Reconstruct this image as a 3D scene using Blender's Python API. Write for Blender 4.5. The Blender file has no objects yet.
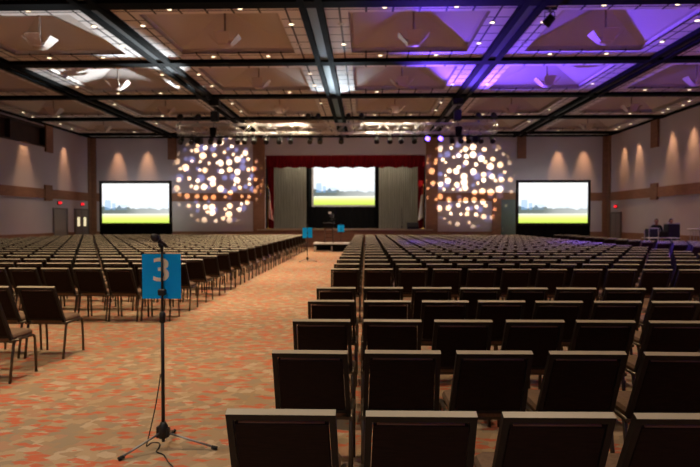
import bpy, math, random
from mathutils import Vector, Matrix
random.seed(7)
R = math.radians
S = bpy.context.scene
COL = S.collection

# ------------------------------------------------------------------ materials
def mat(name, col, rough=0.6, metal=0.0, emit=None, estr=1.0, spec=0.4):
    m = bpy.data.materials.new(name); m.use_nodes = True
    b = m.node_tree.nodes['Principled BSDF']
    b.inputs['Base Color'].default_value = (*col, 1)
    b.inputs['Roughness'].default_value = rough
    b.inputs['Metallic'].default_value = metal
    b.inputs['Specular IOR Level'].default_value = spec
    if emit:
        b.inputs['Emission Color'].default_value = (*emit, 1)
        b.inputs['Emission Strength'].default_value = estr
    return m

class NT:
    """small helper for node trees"""
    def __init__(s, tree): s.t = tree; s.n = tree.nodes; s.l = tree.links
    def new(s, typ, **kw):
        n = s.n.new(typ)
        for k, v in kw.items(): setattr(n, k, v)
        return n
    def link(s, a, b): s.l.new(a, b)
    def val(s, sock, v):
        if hasattr(v, 'is_output') or isinstance(v, bpy.types.NodeSocket): s.l.new(v, sock)
        else: sock.default_value = v
    def math(s, op, a, b=0.0, c=None):
        n = s.n.new('ShaderNodeMath'); n.operation = op
        s.val(n.inputs[0], a); s.val(n.inputs[1], b)
        if c is not None: s.val(n.inputs[2], c)
        return n.outputs[0]
    def mix(s, f, a, b):
        n = s.n.new('ShaderNodeMix'); n.data_type = 'RGBA'
        s.val(n.inputs[0], f); s.val(n.inputs[6], a); s.val(n.inputs[7], b)
        return n.outputs[2]
    def ramp(s, f, stops, interp='LINEAR'):
        n = s.n.new('ShaderNodeValToRGB'); n.color_ramp.interpolation = interp
        e = n.color_ramp.elements
        while len(e) < len(stops): e.new(0.5)
        for i, (p, c) in enumerate(stops):
            e[i].position = p; e[i].color = c if len(c) == 4 else (*c, 1)
        s.val(n.inputs[0], f); return n.outputs[0]
    def coord(s, out='Object', scale=(1, 1, 1), rot=(0, 0, 0), loc=(0, 0, 0)):
        c = s.n.new('ShaderNodeTexCoord'); mp = s.n.new('ShaderNodeMapping')
        s.l.new(c.outputs[out], mp.inputs[0])
        mp.inputs['Scale'].default_value = scale; mp.inputs['Rotation'].default_value = rot
        mp.inputs['Location'].default_value = loc
        return mp.outputs[0]

def pmat(name, rough=0.7, spec=0.3):
    m = bpy.data.materials.new(name); m.use_nodes = True
    b = m.node_tree.nodes['Principled BSDF']
    b.inputs['Roughness'].default_value = rough; b.inputs['Specular IOR Level'].default_value = spec
    return m, NT(m.node_tree), b

def noisy(name, c1, c2, scale, rough=0.7, spec=0.3, stretch=(1, 1, 1), detail=3, bump=0):
    m, t, b = pmat(name, rough, spec)
    nz = t.new('ShaderNodeTexNoise'); nz.inputs['Scale'].default_value = scale; nz.inputs['Detail'].default_value = detail
    t.link(t.coord('Object', stretch), nz.inputs['Vector'])
    f = t.ramp(nz.outputs[0], [(0.35, (0, 0, 0)), (0.65, (1, 1, 1))])
    t.link(t.mix(f, (*c1, 1), (*c2, 1)), b.inputs['Base Color'])
    if bump:
        bp = t.new('ShaderNodeBump'); bp.inputs['Strength'].default_value = bump; bp.inputs['Distance'].default_value = 0.01
        t.link(nz.outputs[0], bp.inputs['Height']); t.link(bp.outputs[0], b.inputs['Normal'])
    return m

def carpet():
    m, t, b = pmat('carpet_weave', 0.95, 0.1)
    # broad tan / grey-olive patches
    v1 = t.new('ShaderNodeTexVoronoi'); v1.inputs['Scale'].default_value = 1.0; v1.distance = 'CHEBYCHEV'
    wz = t.new('ShaderNodeTexNoise'); wz.inputs['Scale'].default_value = 3.0
    c0 = t.coord('Object', (1, 1, 1)); t.link(c0, wz.inputs['Vector'])
    def warped(scale, rot, amt, loc=(0, 0, 0)):
        c = t.coord('Object', scale, rot, loc)
        a = t.new('ShaderNodeVectorMath', operation='MULTIPLY_ADD')
        t.link(wz.outputs['Color'], a.inputs[0]); a.inputs[1].default_value = (amt,) * 3; t.link(c, a.inputs[2])
        return a.outputs[0]
    t.link(warped((10, 10.5, 1), (0, 0, 0.35), 1.0), v1.inputs['Vector'])
    s1 = t.new('ShaderNodeSeparateColor'); t.link(v1.outputs['Color'], s1.inputs[0])
    base = t.ramp(s1.outputs[0], [(0.0, (0.33, 0.225, 0.13)), (0.30, (0.40, 0.28, 0.165)), (0.55, (0.29, 0.22, 0.14)), (0.78, (0.38, 0.215, 0.13)), (0.9, (0.46, 0.345, 0.225))], 'CONSTANT')
    # red-orange dashes at two leanings
    def dashes(rot, loc, thr, sc):
        v = t.new('ShaderNodeTexVoronoi'); v.inputs['Scale'].default_value = 1.0; v.distance = 'CHEBYCHEV'
        t.link(warped(sc, rot, 0.35, loc), v.inputs['Vector'])
        s = t.new('ShaderNodeSeparateColor'); t.link(v.outputs['Color'], s.inputs[0])
        a = t.math('GREATER_THAN', s.outputs[1], thr)
        d = t.math('LESS_THAN', v.outputs['Distance'], 0.42)
        return t.math('MULTIPLY', a, d)
    d1 = dashes((0, 0, 0.55), (0, 0, 0), 0.74, (7.6, 17, 1))
    d2 = dashes((0, 0, -0.75), (4.3, 1.7, 0), 0.79, (7.2, 18, 1))
    d = t.math('MAXIMUM', d1, d2)
    fn = t.new('ShaderNodeTexNoise'); fn.inputs['Scale'].default_value = 60; t.link(c0, fn.inputs['Vector'])
    col = t.mix(t.math('MULTIPLY', d, 0.86), base, (0.52, 0.095, 0.04, 1))
    col2 = t.mix(t.ramp(fn.outputs[0], [(0.3, (0, 0, 0)), (0.7, (0.3, 0.3, 0.3))]), col, (0.30, 0.21, 0.125, 1))
    t.link(col2, b.inputs['Base Color'])
    return m

def tiles(name, base, gap):
    m, t, b = pmat(name, 0.6, 0.3)
    c = t.coord('Object')
    s = t.new('ShaderNodeSeparateXYZ'); t.link(c, s.inputs[0])
    fx = t.math('FRACT', t.math('DIVIDE', t.math('ADD', s.outputs[0], 17.7), 5.45 / 8))
    fy = t.math('FRACT', t.math('DIVIDE', t.math('ADD', s.outputs[1], 1.8), 5.2 / 8))
    g1 = t.math('LESS_THAN', t.math('ABSOLUTE', t.math('SUBTRACT', fx, 0.5)), 0.46)
    g2 = t.math('LESS_THAN', t.math('ABSOLUTE', t.math('SUBTRACT', fy, 0.5)), 0.46)
    g = t.math('MULTIPLY', g1, g2)
    t.link(t.mix(g, (*gap, 1), (*base, 1)), b.inputs['Base Color'])
    return m

def brick(name, c1, c2, mortar):
    m, t, b = pmat(name, 0.8, 0.2)
    bt = t.new('ShaderNodeTexBrick')
    c = t.coord('Object', (1, 1, 1))
    s = t.new('ShaderNodeSeparateXYZ'); t.link(c, s.inputs[0])
    cb = t.new('ShaderNodeCombineXYZ')
    t.link(t.math('ADD', s.outputs[0], s.outputs[1]), cb.inputs[0]); t.link(s.outputs[2], cb.inputs[1])
    t.link(cb.outputs[0], bt.inputs['Vector'])
    bt.inputs['Color1'].default_value = (*c1, 1); bt.inputs['Color2'].default_value = (*c2, 1); bt.inputs['Mortar'].default_value = (*mortar, 1)
    bt.inputs['Scale'].default_value = 1.0; bt.inputs['Brick Width'].default_value = 0.30; bt.inputs['Row Height'].default_value = 0.1
    bt.inputs['Mortar Size'].default_value = 0.006
    t.link(bt.outputs[0], b.inputs['Base Color'])
    return m

def screen_mat(name, strength):
    """projected slide: washed-out sky, blue tower, tree line, bright lawn (object coords: x along width -0.5..0.5, z 0..1)"""
    m = bpy.data.materials.new(name); m.use_nodes = True
    t = NT(m.node_tree); t.n.remove(m.node_tree.nodes['Principled BSDF'])
    out = t.n['Material Output']
    g = t.new('ShaderNodeTexCoord'); s = t.new('ShaderNodeSeparateXYZ'); t.link(g.outputs['Generated'], s.inputs[0])
    x, z = s.outputs[0], s.outputs[2]
    sky = t.ramp(z, [(0.0, (0.62, 0.80, 0.10)), (0.12, (0.85, 1.0, 0.22)), (0.19, (0.9, 0.98, 0.55)), (0.23, (1.0, 1.0, 0.92)), (0.30, (0.95, 0.97, 0.95)), (0.42, (0.85, 0.93, 1.0)), (0.6, (1, 1, 1)), (1.0, (1, 1, 1))])
    # tree line
    nz = t.new('ShaderNodeTexNoise'); nz.inputs['Scale'].default_value = 9; nz.inputs['Detail'].default_value = 4
    cx = t.new('ShaderNodeCombineXYZ'); t.link(x, cx.inputs[0]); t.link(t.math('MULTIPLY', z, 0.35), cx.inputs[1]); t.link(cx.outputs[0], nz.inputs['Vector'])
    slope = t.math('SUBTRACT', 0.10, t.math('MULTIPLY', x, 0.03))
    top = t.math('ADD', 0.245, t.math('MULTIPLY', slope, t.math('MULTIPLY', nz.outputs[0], 3.1)))
    tree = t.math('MULTIPLY', t.math('LESS_THAN', z, top), t.math('GREATER_THAN', z, 0.235))
    fade = t.ramp(x, [(0.0, (0.9,) * 3), (0.35, (0.85,) * 3), (0.55, (0.6,) * 3), (0.8, (0.5,) * 3), (1.0, (0.4,) * 3)])
    c1 = t.mix(t.math('MULTIPLY', tree, fade), sky, (0.06, 0.09, 0.07, 1))
    # blue towers
    def box(x0, x1, z0, z1):
        a = t.math('MULTIPLY', t.math('GREATER_THAN', x, x0), t.math('LESS_THAN', x, x1))
        b_ = t.math('MULTIPLY', t.math('GREATER_THAN', z, z0), t.math('LESS_THAN', z, z1))
        return t.math('MULTIPLY', a, b_)
    tw = t.math('MAXIMUM', box(0.04, 0.13, 0.33, 0.58), box(0.15, 0.20, 0.33, 0.50))
    tw = t.math('MAXIMUM', tw, t.math('MULTIPLY', box(0.22, 0.37, 0.33, 0.46), 0.35))
    c2 = t.mix(t.math('MULTIPLY', tw, 0.55), c1, (0.25, 0.5, 0.85, 1))
    e = t.new('ShaderNodeEmission'); t.link(c2, e.inputs[0]); e.inputs[1].default_value = strength
    t.link(e.outputs[0], out.inputs[0])
    return m

M = dict(
    carpet=carpet(),
    wall=noisy('painted_wall', (0.52, 0.455, 0.49), (0.55, 0.485, 0.52), 0.6, 0.8, 0.2),
    wood=brick('brown_brick', (0.31, 0.15, 0.095), (0.26, 0.125, 0.08), (0.25, 0.155, 0.105)),
    darkwood=noisy('dark_recess', (0.03, 0.014, 0.01), (0.045, 0.02, 0.014), 2, 0.5),
    tile=tiles('ceiling_tile', (0.82, 0.77, 0.75), (0.05, 0.04, 0.035)),
    plaster=noisy('coffer_plaster', (0.60, 0.53, 0.49), (0.62, 0.55, 0.51), 0.7, 0.85, 0.2),
    beam=mat('black_beam', (0.0025, 0.0025, 0.0025), 0.7, spec=0.05),
    track=mat('beam_track', (0.10, 0.105, 0.11), 0.45, 0.3),
    black=mat('black_paint', (0.008, 0.008, 0.008), 0.5),
    matte=mat('black_cloth', (0.006, 0.006, 0.006), 0.9, spec=0.1),
    gun=mat('bronze_metal', (0.10, 0.08, 0.055), 0.34, 0.7),
    frame=mat('chair_frame_black', (0.010, 0.008, 0.006), 0.5, 0.0, spec=0.3), rail=mat('chair_rail_lit_top', (0.38, 0.32, 0.22), 0.45, 0.0, spec=0.5), lit_edge=mat('chair_panel_lit_edge', (0.20, 0.10, 0.06), 0.8),
    fabric=noisy('chair_seat_fabric', (0.15, 0.095, 0.06), (0.19, 0.12, 0.075), 40, 0.9, 0.1),
    back=noisy('chair_back_fabric', (0.011, 0.0055, 0.0034), (0.018, 0.0088, 0.005), 14, 0.75, 0.15, (1, 1, 9)),
    alu=mat('aluminium', (0.75, 0.74, 0.72), 0.35, 0.8),
    steel=mat('dull_steel', (0.3, 0.3, 0.3), 0.4, 0.8),
    red=noisy('red_velvet', (0.20, 0.006, 0.010), (0.14, 0.004, 0.007), 6, 0.85, 0.1, (3, 3, 0.3)),
    curtain=noisy('grey_green_curtain', (0.36, 0.36, 0.29), (0.28, 0.28, 0.225), 4, 0.85, 0.1, (3, 3, 0.2)),
    stage=noisy('stage_boards', (0.10, 0.05, 0.03), (0.13, 0.065, 0.035), 3, 0.4),
    white=mat('white_edge', (0.7, 0.67, 0.6), 0.5),
    lipwood=mat('stage_lip', (0.42, 0.34, 0.25), 0.5),
    sheet=mat('screen_border', (0.82, 0.80, 0.78), 0.7),
    door=noisy('grey_door', (0.27, 0.225, 0.22), (0.29, 0.24, 0.235), 1, 0.5),
    doorframe=mat('door_frame_paint', (0.17, 0.14, 0.135), 0.6),
    gdoor=noisy('slate_door', (0.11, 0.13, 0.135), (0.13, 0.15, 0.15), 1, 0.5),
    panelit=mat('lit_door_pane', (0.8, 0.75, 0.6), 0.4, emit=(1.0, 0.85, 0.5), estr=0.9),
    exitbox=mat('exit_housing', (0.12, 0.06, 0.06), 0.5),
    exitred=mat('exit_letters', (0.8, 0.02, 0.03), 0.4, emit=(1, 0.01, 0.02), estr=2.2),
    lamp=mat('downlight_lamp', (1, 0.9, 0.7), 0.4, emit=(1, 0.80, 0.52), estr=3.5),
    lampoff=mat('downlight_unlit', (.5, .45, .4), 0.4),
    trimring=mat('downlight_trim', (0.5, 0.45, 0.4), 0.4),
    fix=mat('pendant_panel', (0.62, 0.50, 0.43), 0.5),
    rod=mat('pendant_rod', (0.30, 0.23, 0.19), 0.5),
    sign=noisy('blue_card', (0.0, 0.42, 0.97), (0.0, 0.45, 0.99), 3, 0.6, 0.2),
    cream=mat('cream_figure', (0.95, 0.86, 0.62), 0.6),
    purple=mat('purple_lens', (0.2, 0.1, 0.9), 0.3, emit=(0.16, 0.08, 1.0), estr=9.0),
    warmlens=mat('warm_lens', (1, 0.85, 0.6), 0.3, emit=(1, 0.78, 0.5), estr=4.0),
    lens=mat('dark_lens', (0.02, 0.02, 0.025), 0.1),
    skin=mat('skin', (0.42, 0.20, 0.14), 0.6),
    hair=mat('dark_hair', (0.02, 0.012, 0.008), 0.6),
    shirt=mat('black_shirt', (0.010, 0.009, 0.010), 0.85),
    greyshirt=mat('dark_grey_shirt', (0.05, 0.03, 0.03), 0.85),
    eye=mat('eye_dark', (0.01, 0.01, 0.01), 0.2),
    flagred=mat('flag_red', (0.55, 0.02, 0.025), 0.8), flagwhite=mat('flag_white', (0.8, 0.74, 0.66), 0.8), flagblue=mat('flag_blue', (0.03, 0.05, 0.22), 0.8),
    gold=mat('brass', (0.6, 0.4, 0.1), 0.3, 0.9),
    screen=screen_mat('slide_picture', 1.15),
    laptop=mat('laptop_glow', (0.3, 0.3, 0.35), 0.3, emit=(0.5, 0.55, 0.7), estr=0.5),
    paper=mat('paper', (0.7, 0.66, 0.6), 0.7),
    rubber=mat('rubber', (0.012, 0.012, 0.012), 0.8),
    rack=mat('rack_face', (0.03, 0.028, 0.03), 0.4, 0.3),
)

# ------------------------------------------------------------------ mesh builder
class MB:
    def __init__(s): s.v = []; s.f = []; s.mi = []; s.sm = []
    def add(s, verts, faces, mi=0, smooth=False):
        o = len(s.v); s.v += [tuple(p) for p in verts]
        for f in faces: s.f.append([i + o for i in f]); s.mi.append(mi); s.sm.append(smooth)
        return s
    def box(s, x0, x1, y0, y1, z0, z1, mi=0, bev=0.0):
        if bev <= 0:
            v = [(x, y, z) for z in (z0, z1) for y in (y0, y1) for x in (x0, x1)]
            return s.add(v, [(0, 2, 3, 1), (4, 5, 7, 6), (0, 1, 5, 4), (2, 6, 7, 3), (0, 4, 6, 2), (1, 3, 7, 5)], mi)
        # chamfered box: three inset layers
        b = bev; rings = []
        for z, i in ((z0, b), (z0 + b, 0), (z1 - b, 0), (z1, b)):
            X0, X1, Y0, Y1 = x0 + i, x1 - i, y0 + i, y1 - i
            c = b * 0.7
            rings.append([(X0 + c, Y0, z), (X1 - c, Y0, z), (X1, Y0 + c, z), (X1, Y1 - c, z), (X1 - c, Y1, z), (X0 + c, Y1, z), (X0, Y1 - c, z), (X0, Y0 + c, z)])
        return s.loft(rings, mi, caps=True, smooth=False)
    def loft(s, rings, mi=0, caps=True, smooth=True, closed=True):
        n = len(rings[0]); v = [p for r in rings for p in r]; f = []
        for i in range(len(rings) - 1):
            for j in range(n if closed else n - 1):
                k = (j + 1) % n
                f.append((i * n + j, i * n + k, (i + 1) * n + k, (i + 1) * n + j))
        s.add(v, f, mi, smooth)
        if caps and closed:
            o = len(s.v) - len(v)
            s.f.append([o + j for j in reversed(range(n))]); s.mi.append(mi); s.sm.append(False)
            b = o + (len(rings) - 1) * n
            s.f.append([b + j for j in range(n)]); s.mi.append(mi); s.sm.append(False)
        return s
    def tube(s, pts, r, n=8, mi=0, caps=True):
        pts = [Vector(p) for p in pts]; rings = []
        rr = r if isinstance(r, (list, tuple)) else [r] * len(pts)
        up = None
        for i, p in enumerate(pts):
            d = ((pts[min(i + 1, len(pts) - 1)] - p).normalized() + (p - pts[max(i - 1, 0)]).normalized())
            if d.length < 1e-6: d = Vector((0, 0, 1))
            d.normalize()
            if up is None:
                up = Vector((0, 0, 1)) if abs(d.z) < 0.9 else Vector((1, 0, 0))
            a = d.cross(up); a.normalize(); b = a.cross(d); up = b
            rings.append([p + (a * math.cos(2 * math.pi * j / n) + b * math.sin(2 * math.pi * j / n)) * rr[i] for j in range(n)])
        return s.loft(rings, mi, caps, n > 4)
    def lathe(s, prof, n=16, mi=0, c=(0, 0, 0), caps=True):
        return s.loft([[(c[0] + r * math.cos(2 * math.pi * j / n), c[1] + r * math.sin(2 * math.pi * j / n), c[2] + z) for j in range(n)] for r, z in prof], mi, caps, True)
    def bar(s, a, b, w, h, up=(0, 0, 1), mi=0):
        """rectangular bar from a to b, w across, h along 'up'"""
        a, b = Vector(a), Vector(b); d = (b - a).normalized(); u = Vector(up)
        sd = d.cross(u).normalized(); u = sd.cross(d).normalized()
        def q(p): return [p - sd * w / 2 - u * h / 2, p + sd * w / 2 - u * h / 2, p + sd * w / 2 + u * h / 2, p - sd * w / 2 + u * h / 2]
        return s.loft([q(a), q(b)], mi, True, False)
    def xf(s, mtx):
        s.v = [tuple(mtx @ Vector(p)) for p in s.v]; return s
    def join(s, o, mtx=None, mi=0):
        s.add([(mtx @ Vector(p)) if mtx else p for p in o.v], o.f); k = len(o.f)
        s.mi[-k:] = [i + mi for i in o.mi]; s.sm[-k:] = list(o.sm); return s
    def mesh(s, name, mats):
        me = bpy.data.meshes.new(name); me.from_pydata(s.v, [], s.f); me.update()
        for m in (mats if isinstance(mats, (list, tuple)) else [mats]): me.materials.append(m)
        me.polygons.foreach_set('material_index', s.mi); me.polygons.foreach_set('use_smooth', s.sm)
        return me
    def build(s, name, mats, parent=None, loc=None):
        o = bpy.data.objects.new(name, s.mesh(name, mats)); COL.objects.link(o)
        if parent: o.parent = parent
        if loc: o.location = loc
        return o

def tag(o, label, cat, group=None, kind=None):
    o['label'] = label; o['category'] = cat
    if group: o['group'] = group
    if kind: o['kind'] = kind
    return o
def empty(name, loc, label, cat, group=None, rz=0):
    o = bpy.data.objects.new(name, None); COL.objects.link(o); o.location = loc; o.rotation_euler = (0, 0, rz); o.empty_display_size = 0.1
    return tag(o, label, cat, group)
def dup(root, loc, label, group=None, rz=None):
    r = root.copy(); COL.objects.link(r); r.location = loc; r['label'] = label
    if rz is not None: r.rotation_euler = (0, 0, rz)
    if group: r['group'] = group
    for ch in list(root.children):
        c = ch.copy(); COL.objects.link(c); c.parent = r
        for g in list(ch.children):
            d = g.copy(); COL.objects.link(d); d.parent = c
    return r
def struct(name, mb, m, label, cat):
    o = mb.build(name, m); o['kind'] = 'structure'; o['label'] = label; o['category'] = cat
    return o
ORD = ['zeroth', 'first', 'second', 'third', 'fourth', 'fifth', 'sixth', 'seventh', 'eighth', 'ninth', 'tenth', 'eleventh', 'twelfth', 'thirteenth',
       'fourteenth', 'fifteenth', 'sixteenth', 'seventeenth', 'eighteenth', 'nineteenth', 'twentieth', 'twenty-first', 'twenty-second', 'twenty-third', 'twenty-fourth', 'twenty-fifth', 'twenty-sixth']

# ------------------------------------------------------------------ camera
F = 565.0
cd = bpy.data.cameras.new('camera'); cam = bpy.data.objects.new('camera', cd); COL.objects.link(cam); S.camera = cam
cd.sensor_width = 36; cd.lens = F / 700 * 36; cd.clip_start = 0.05; cd.clip_end = 200
EYE = 1.68
YAW, PITCH = math.atan(15.5 / F), math.atan(13.5 / F)
cd.dof.use_dof = True; cd.dof.focus_distance = 2.6; cd.dof.aperture_fstop = 3.5
cam.location = (0, 0, EYE); cam.rotation_euler = (math.pi / 2 - PITCH, 0, YAW)
CR = cam.rotation_euler.to_matrix()
def px(p):
    q = CR.transposed() @ (Vector(p) - Vector((0, 0, EYE)))
    if q.z > -0.05: return None
    return (350 + F * q.x / -q.z, 233.5 - F * q.y / -q.z)

# ------------------------------------------------------------------ room shell
XL, XR, YB, YR = -17.7, 15.25, 36.0, -3.0
ZC = 7.02          # tile plane
ZW = 8.4
MB_ = MB
struct('floor', MB().box(XL - .3, XR + .3, YR - .3, 42.3, -0.2, 0), M['carpet'], 'tan patterned carpet with red-orange dashes across the hall', 'floor')
struct('wall_left', MB().box(XL - .3, XL, YR, YB + .3, 0, 5.75).box(XL - .3, XL, YR, 21.5, 5.75, ZW).box(XL - .3, XL, 30.8, YB + .3, 5.75, ZW).box(XL - .3, XL, 21.5, 30.8, 6.75, ZW),
       M['wall'], 'pale mauve side wall with the two exit doors', 'wall')
struct('wall_right', MB().box(XR, XR + .3, YR, YB + .3, 0, ZW), M['wall'], 'pale mauve side wall behind the equipment rack', 'wall')
struct('wall_rear', MB().box(XL - .3, XR + .3, YR - .3, YR, 0, ZW), M['wall'], 'pale wall behind the last row', 'wall')
OX0, OX1, OZ0, OZ1 = -6.42, 3.82, 1.1, 5.82    # stage opening
struct('wall_stage', MB().box(XL, OX0, YB, YB + .3, 0, ZW).box(OX1, XR, YB, YB + .3, 0, ZW).box(OX0, OX1, YB, YB + .3, OZ1, ZW), M['wall'],
       'pale end wall around the stage opening', 'wall')

# ceiling: tiles with a hipped coffer in every bay
NX, NY = 6, 8
BX, BY = 5.45, 5.2
def bx(i): return -17.55 + BX * i if i else XL
X_LINES = [-17.55 + 5.44 * i for i in range(7)]
Y_LINES = [-1.8 + 5.2 * k for k in range(8)]
X_LINES = [-17.65, -12.25, -6.8, -1.35, 4.1, 9.55, 15.2]
tile = MB(); cof = MB()
HX, HY, RISE, STEP = 1.82, 1.75, 0.78, 0.16
for i in range(6):
    for k in range(7):
        x0, x1, y0, y1 = X_LINES[i], X_LINES[i + 1], Y_LINES[k], Y_LINES[k + 1]
        cx, cy = (x0 + x1) / 2, (y0 + y1) / 2
        a, b, c, d = cx - HX, cx + HX, cy - HY, cy + HY
        for (p0, p1, q0, q1) in ((x0, x1, y0, c), (x0, x1, d, y1), (x0, a, c, d), (b, x1, c, d)):
            tile.box(p0, p1, q0, q1, ZC, ZC + .05)
        # step then hip
        s_ = 0.10
        z1 = ZC + STEP; A, B, C_, D = a + s_, b - s_, c + s_, d - s_
        cof.add([(a, c, ZC), (b, c, ZC), (b, d, ZC), (a, d, ZC), (a, c, z1), (b, c, z1), (b, d, z1), (a, d, z1), (A, C_, z1), (B, C_, z1), (B, D, z1), (A, D, z1), (cx, cy, ZC + RISE)],
                [(0, 4, 5, 1), (1, 5, 6, 2), (2, 6, 7, 3), (3, 7, 4, 0), (4, 8, 9, 5), (5, 9, 10, 6), (6, 10, 11, 7), (7, 11, 8, 4), (8, 12, 9), (9, 12, 10), (10, 12, 11), (11, 12, 8)])
tile.box(XL, XR, Y_LINES[-1], YB, ZC, ZC + .05).box(XL, XR, YR, Y_LINES[0], ZC, ZC + .05).box(XL - .3, XR + .3, YR - .3, YB + .3, ZW, ZW + .1)
cl = MB(); cl.join(tile).join(cof, None, 1)
struct('ceiling', cl, [M['tile'], M['plaster']], 'coffered ceiling of pale tiles and plaster hips', 'ceiling')
tn = [0]
def trim(mb, m, label, cat='trim'):
    tn[0] += 1; return struct('trim_%d' % tn[0], mb, m, label, cat)
for n, i in enumerate(range(1, 6)):
    x = X_LINES[i]
    trim(MB().box(x - .30, x - .13, YR, YB, ZC - .14, ZC, 0).box(x + .13, x + .30, YR, YB, ZC - .14, ZC, 0).box(x - .13, x + .13, YR, YB, ZC - .05, ZC, 1),
         [M['beam'], M['track']], 'black track beam running toward the stage, %s from the exit-door wall' % ORD[n + 1], 'beam')
for n, y in enumerate(Y_LINES[3:]):
    trim(MB().box(XL, XR, y - .22, y + .22, ZC - .12, ZC + .001), M['beam'], 'black cross beam over the hall, %s from the stage' % ORD[5 - n], 'beam')
for n, y in enumerate(Y_LINES[:3]):
    trim(MB().box(XL, XR, y - .22, y + .22, ZC - .12, ZC + .001), M['beam'], 'black cross beam over the back of the hall, %s from the stage' % ORD[8 - n], 'beam')
trim(MB().box(XL, XR, YB - .12, YB, ZC - .10, ZC), M['beam'], 'dark strip where end wall meets ceiling', 'trim')
trim(MB().box(XL, XL + .12, YR, YB, ZC - .10, ZC), M['beam'], 'dark strip where exit-door wall meets ceiling', 'trim')
trim(MB().box(XR - .12, XR, YR, YB, ZC - .10, ZC), M['beam'], 'dark strip where equipment-side wall meets ceiling', 'trim')
# brick bands, wainscot, pilasters
W = M['wood']
trim(MB().box(XL, XL + .05, YR, YB, 2.88, 3.40).box(XL, XL + .09, 30.7, 31.4, 2.75, 3.62), W, 'brown brick band along the exit-door wall', 'band')
trim(MB().box(XR - .05, XR, YR, YB, 2.88, 3.40).box(XR - .09, XR, 29.9, 30.6, 2.75, 3.62), W, 'brown brick band along the equipment-side wall', 'band')
trim(MB().box(XL, OX0 - .7, YB - .05, YB, 2.88, 3.40), W, 'brown brick band behind the screen beside the exit doors', 'band')
trim(MB().box(OX1 + .7, 8.0, YB - .05, YB, 2.88, 3.40).box(9.7, XR, YB - .05, YB, 2.88, 3.40), W, 'brown brick band behind the screen beside the slate door', 'band')
def wains(name, mb, label):
    struct(name, mb, W, label, 'baseboard')
wains('baseboard_left', MB().box(XL, XL + .06, YR, 31.5, 0, .95).box(XL, XL + .06, 33.05, 33.85, 0, .95), 'low brick base of exit-door wall')
wains('baseboard_right', MB().box(XR - .06, XR, YR, 34.0, 0, .95).box(XR - .06, XR, 35.55, YB, 0, .95), 'low brick base of equipment-side wall')
wains('baseboard_stage', MB().box(XL, OX0, YB - .06, YB, 0, .95).box(OX1, 8.5, YB - .06, YB, 0, .95).box(9.7, XR, YB - .06, YB, 0, .95), 'low brick base of end wall beside stage')
trim(MB().box(XL + .0, XL + .38, YB - .10, YB, 0, ZC - .1).box(XL, XL + .1, YB - .38, YB, 0, ZC - .1), W, 'brick corner strip between exit doors and side screen', 'pilaster')
trim(MB().box(XR - .38, XR, YB - .10, YB, 0, ZC - .1).box(XR - .1, XR, YB - .38, YB, 0, ZC - .1), W, 'brick corner strip beyond the screen near the rack', 'pilaster')
trim(MB().box(OX0 - .75, OX0, YB - .12, YB, 0, ZC - .1), W, 'brick pilaster on the exit-door side of the stage opening', 'pilaster')
trim(MB().box(OX1, OX1 + .75, YB - .12, YB, 0, ZC - .1), W, 'brick pilaster on the slate-door side of the stage opening', 'pilaster')
trim(MB().box(-12.65, -12.1, YB - .1, YB, 5.55, ZC - .1), W, 'short brick stub high on end wall, exit-door side', 'pilaster')
trim(MB().box(9.55, 10.1, YB - .1, YB, 5.55, ZC - .1), W, 'short brick stub high on end wall above slate door', 'pilaster')
trim(MB().box(XL, XL + .1, 30.8, 31.5, 5.45, ZC - .1), W, 'short brick stub beside the dark booth window', 'pilaster')
trim(MB().box(XR - .1, XR, 29.9, 30.6, 5.50, ZC - .1), W, 'short brick stub high on equipment-side wall', 'pilaster')
trim(MB().box(8.0, 8.55, YB - .1, YB, 0, 3.4).box(8.55, 9.7, YB - .1, YB, 2.97, 3.4), W, 'brick surround of the slate door', 'trim')
# booth window high on the left wall
o = struct('window_1', MB().box(XL - .28, XL - .2, 21.5, 30.8, 5.75, 6.75), M['darkwood'], 'dark booth window high in the exit-door wall', 'window')
fr = MB()
fr.box(XL - .2, XL + .05, 21.5, 30.8, 5.68, 5.77).box(XL - .2, XL + .05, 21.5, 30.8, 6.73, 6.82)
for y in (21.5, 24.6, 27.7, 30.72): fr.box(XL - .2, XL + .05, y, y + .08, 5.77, 6.73)
fr.build('window_frame', M['darkwood'], o)
# doors
def door_side(n, x, sgn, y0, y1, top, label, m, leaves=2, panes=False):
    o = struct('door_%d' % n, MB().box(min(x, x + sgn * .04), max(x, x + sgn * .04), y0, y1, 0, top), m, label, 'door')
    f = MB()
    for (a, b) in ((y0 - .08, y0), (y1, y1 + .08)): f.box(min(x, x + sgn * .08), max(x, x + sgn * .08), a, b, 0, top + .08)
    f.box(min(x, x + sgn * .08), max(x, x + sgn * .08), y0, y1, top, top + .08)
    f.build('door_frame', M['doorframe'], o)
    w = (y1 - y0) / leaves
    for i in range(leaves):
        c = y0 + w * (i + .5)
        MB().box(min(x + sgn * .04, x + sgn * .1), max(x + sgn * .04, x + sgn * .1), c - w * .35, c + w * .35, 1.02, 1.06).build('push_bar', M['steel'], o)
        if panes:
            MB().box(min(x + sgn * .03, x + sgn * .05), max(x + sgn * .03, x + sgn * .05), c - .14, c + .14, 1.3, 1.85).build('door_pane', M['panelit'], o)
    if leaves == 2: MB().box(min(x, x + sgn * .045), max(x, x + sgn * .045), (y0 + y1) / 2 - .01, (y0 + y1) / 2 + .01, 0, top).build('door_gap', M['black'], o)
    return o
door_side(1, XL, 1, 31.6, 32.95, 2.3, 'dark grey exit door without windows, nearer the hall', M['door'], 1)
door_side(2, XL, 1, 33.95, 35.5, 2.3, 'grey double exit door with two lit panes', M['door'], 2, True)
door_side(3, XR, -1, 34.15, 35.45, 2.08, 'grey exit door in equipment-side wall', M['door'], 2)
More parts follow.
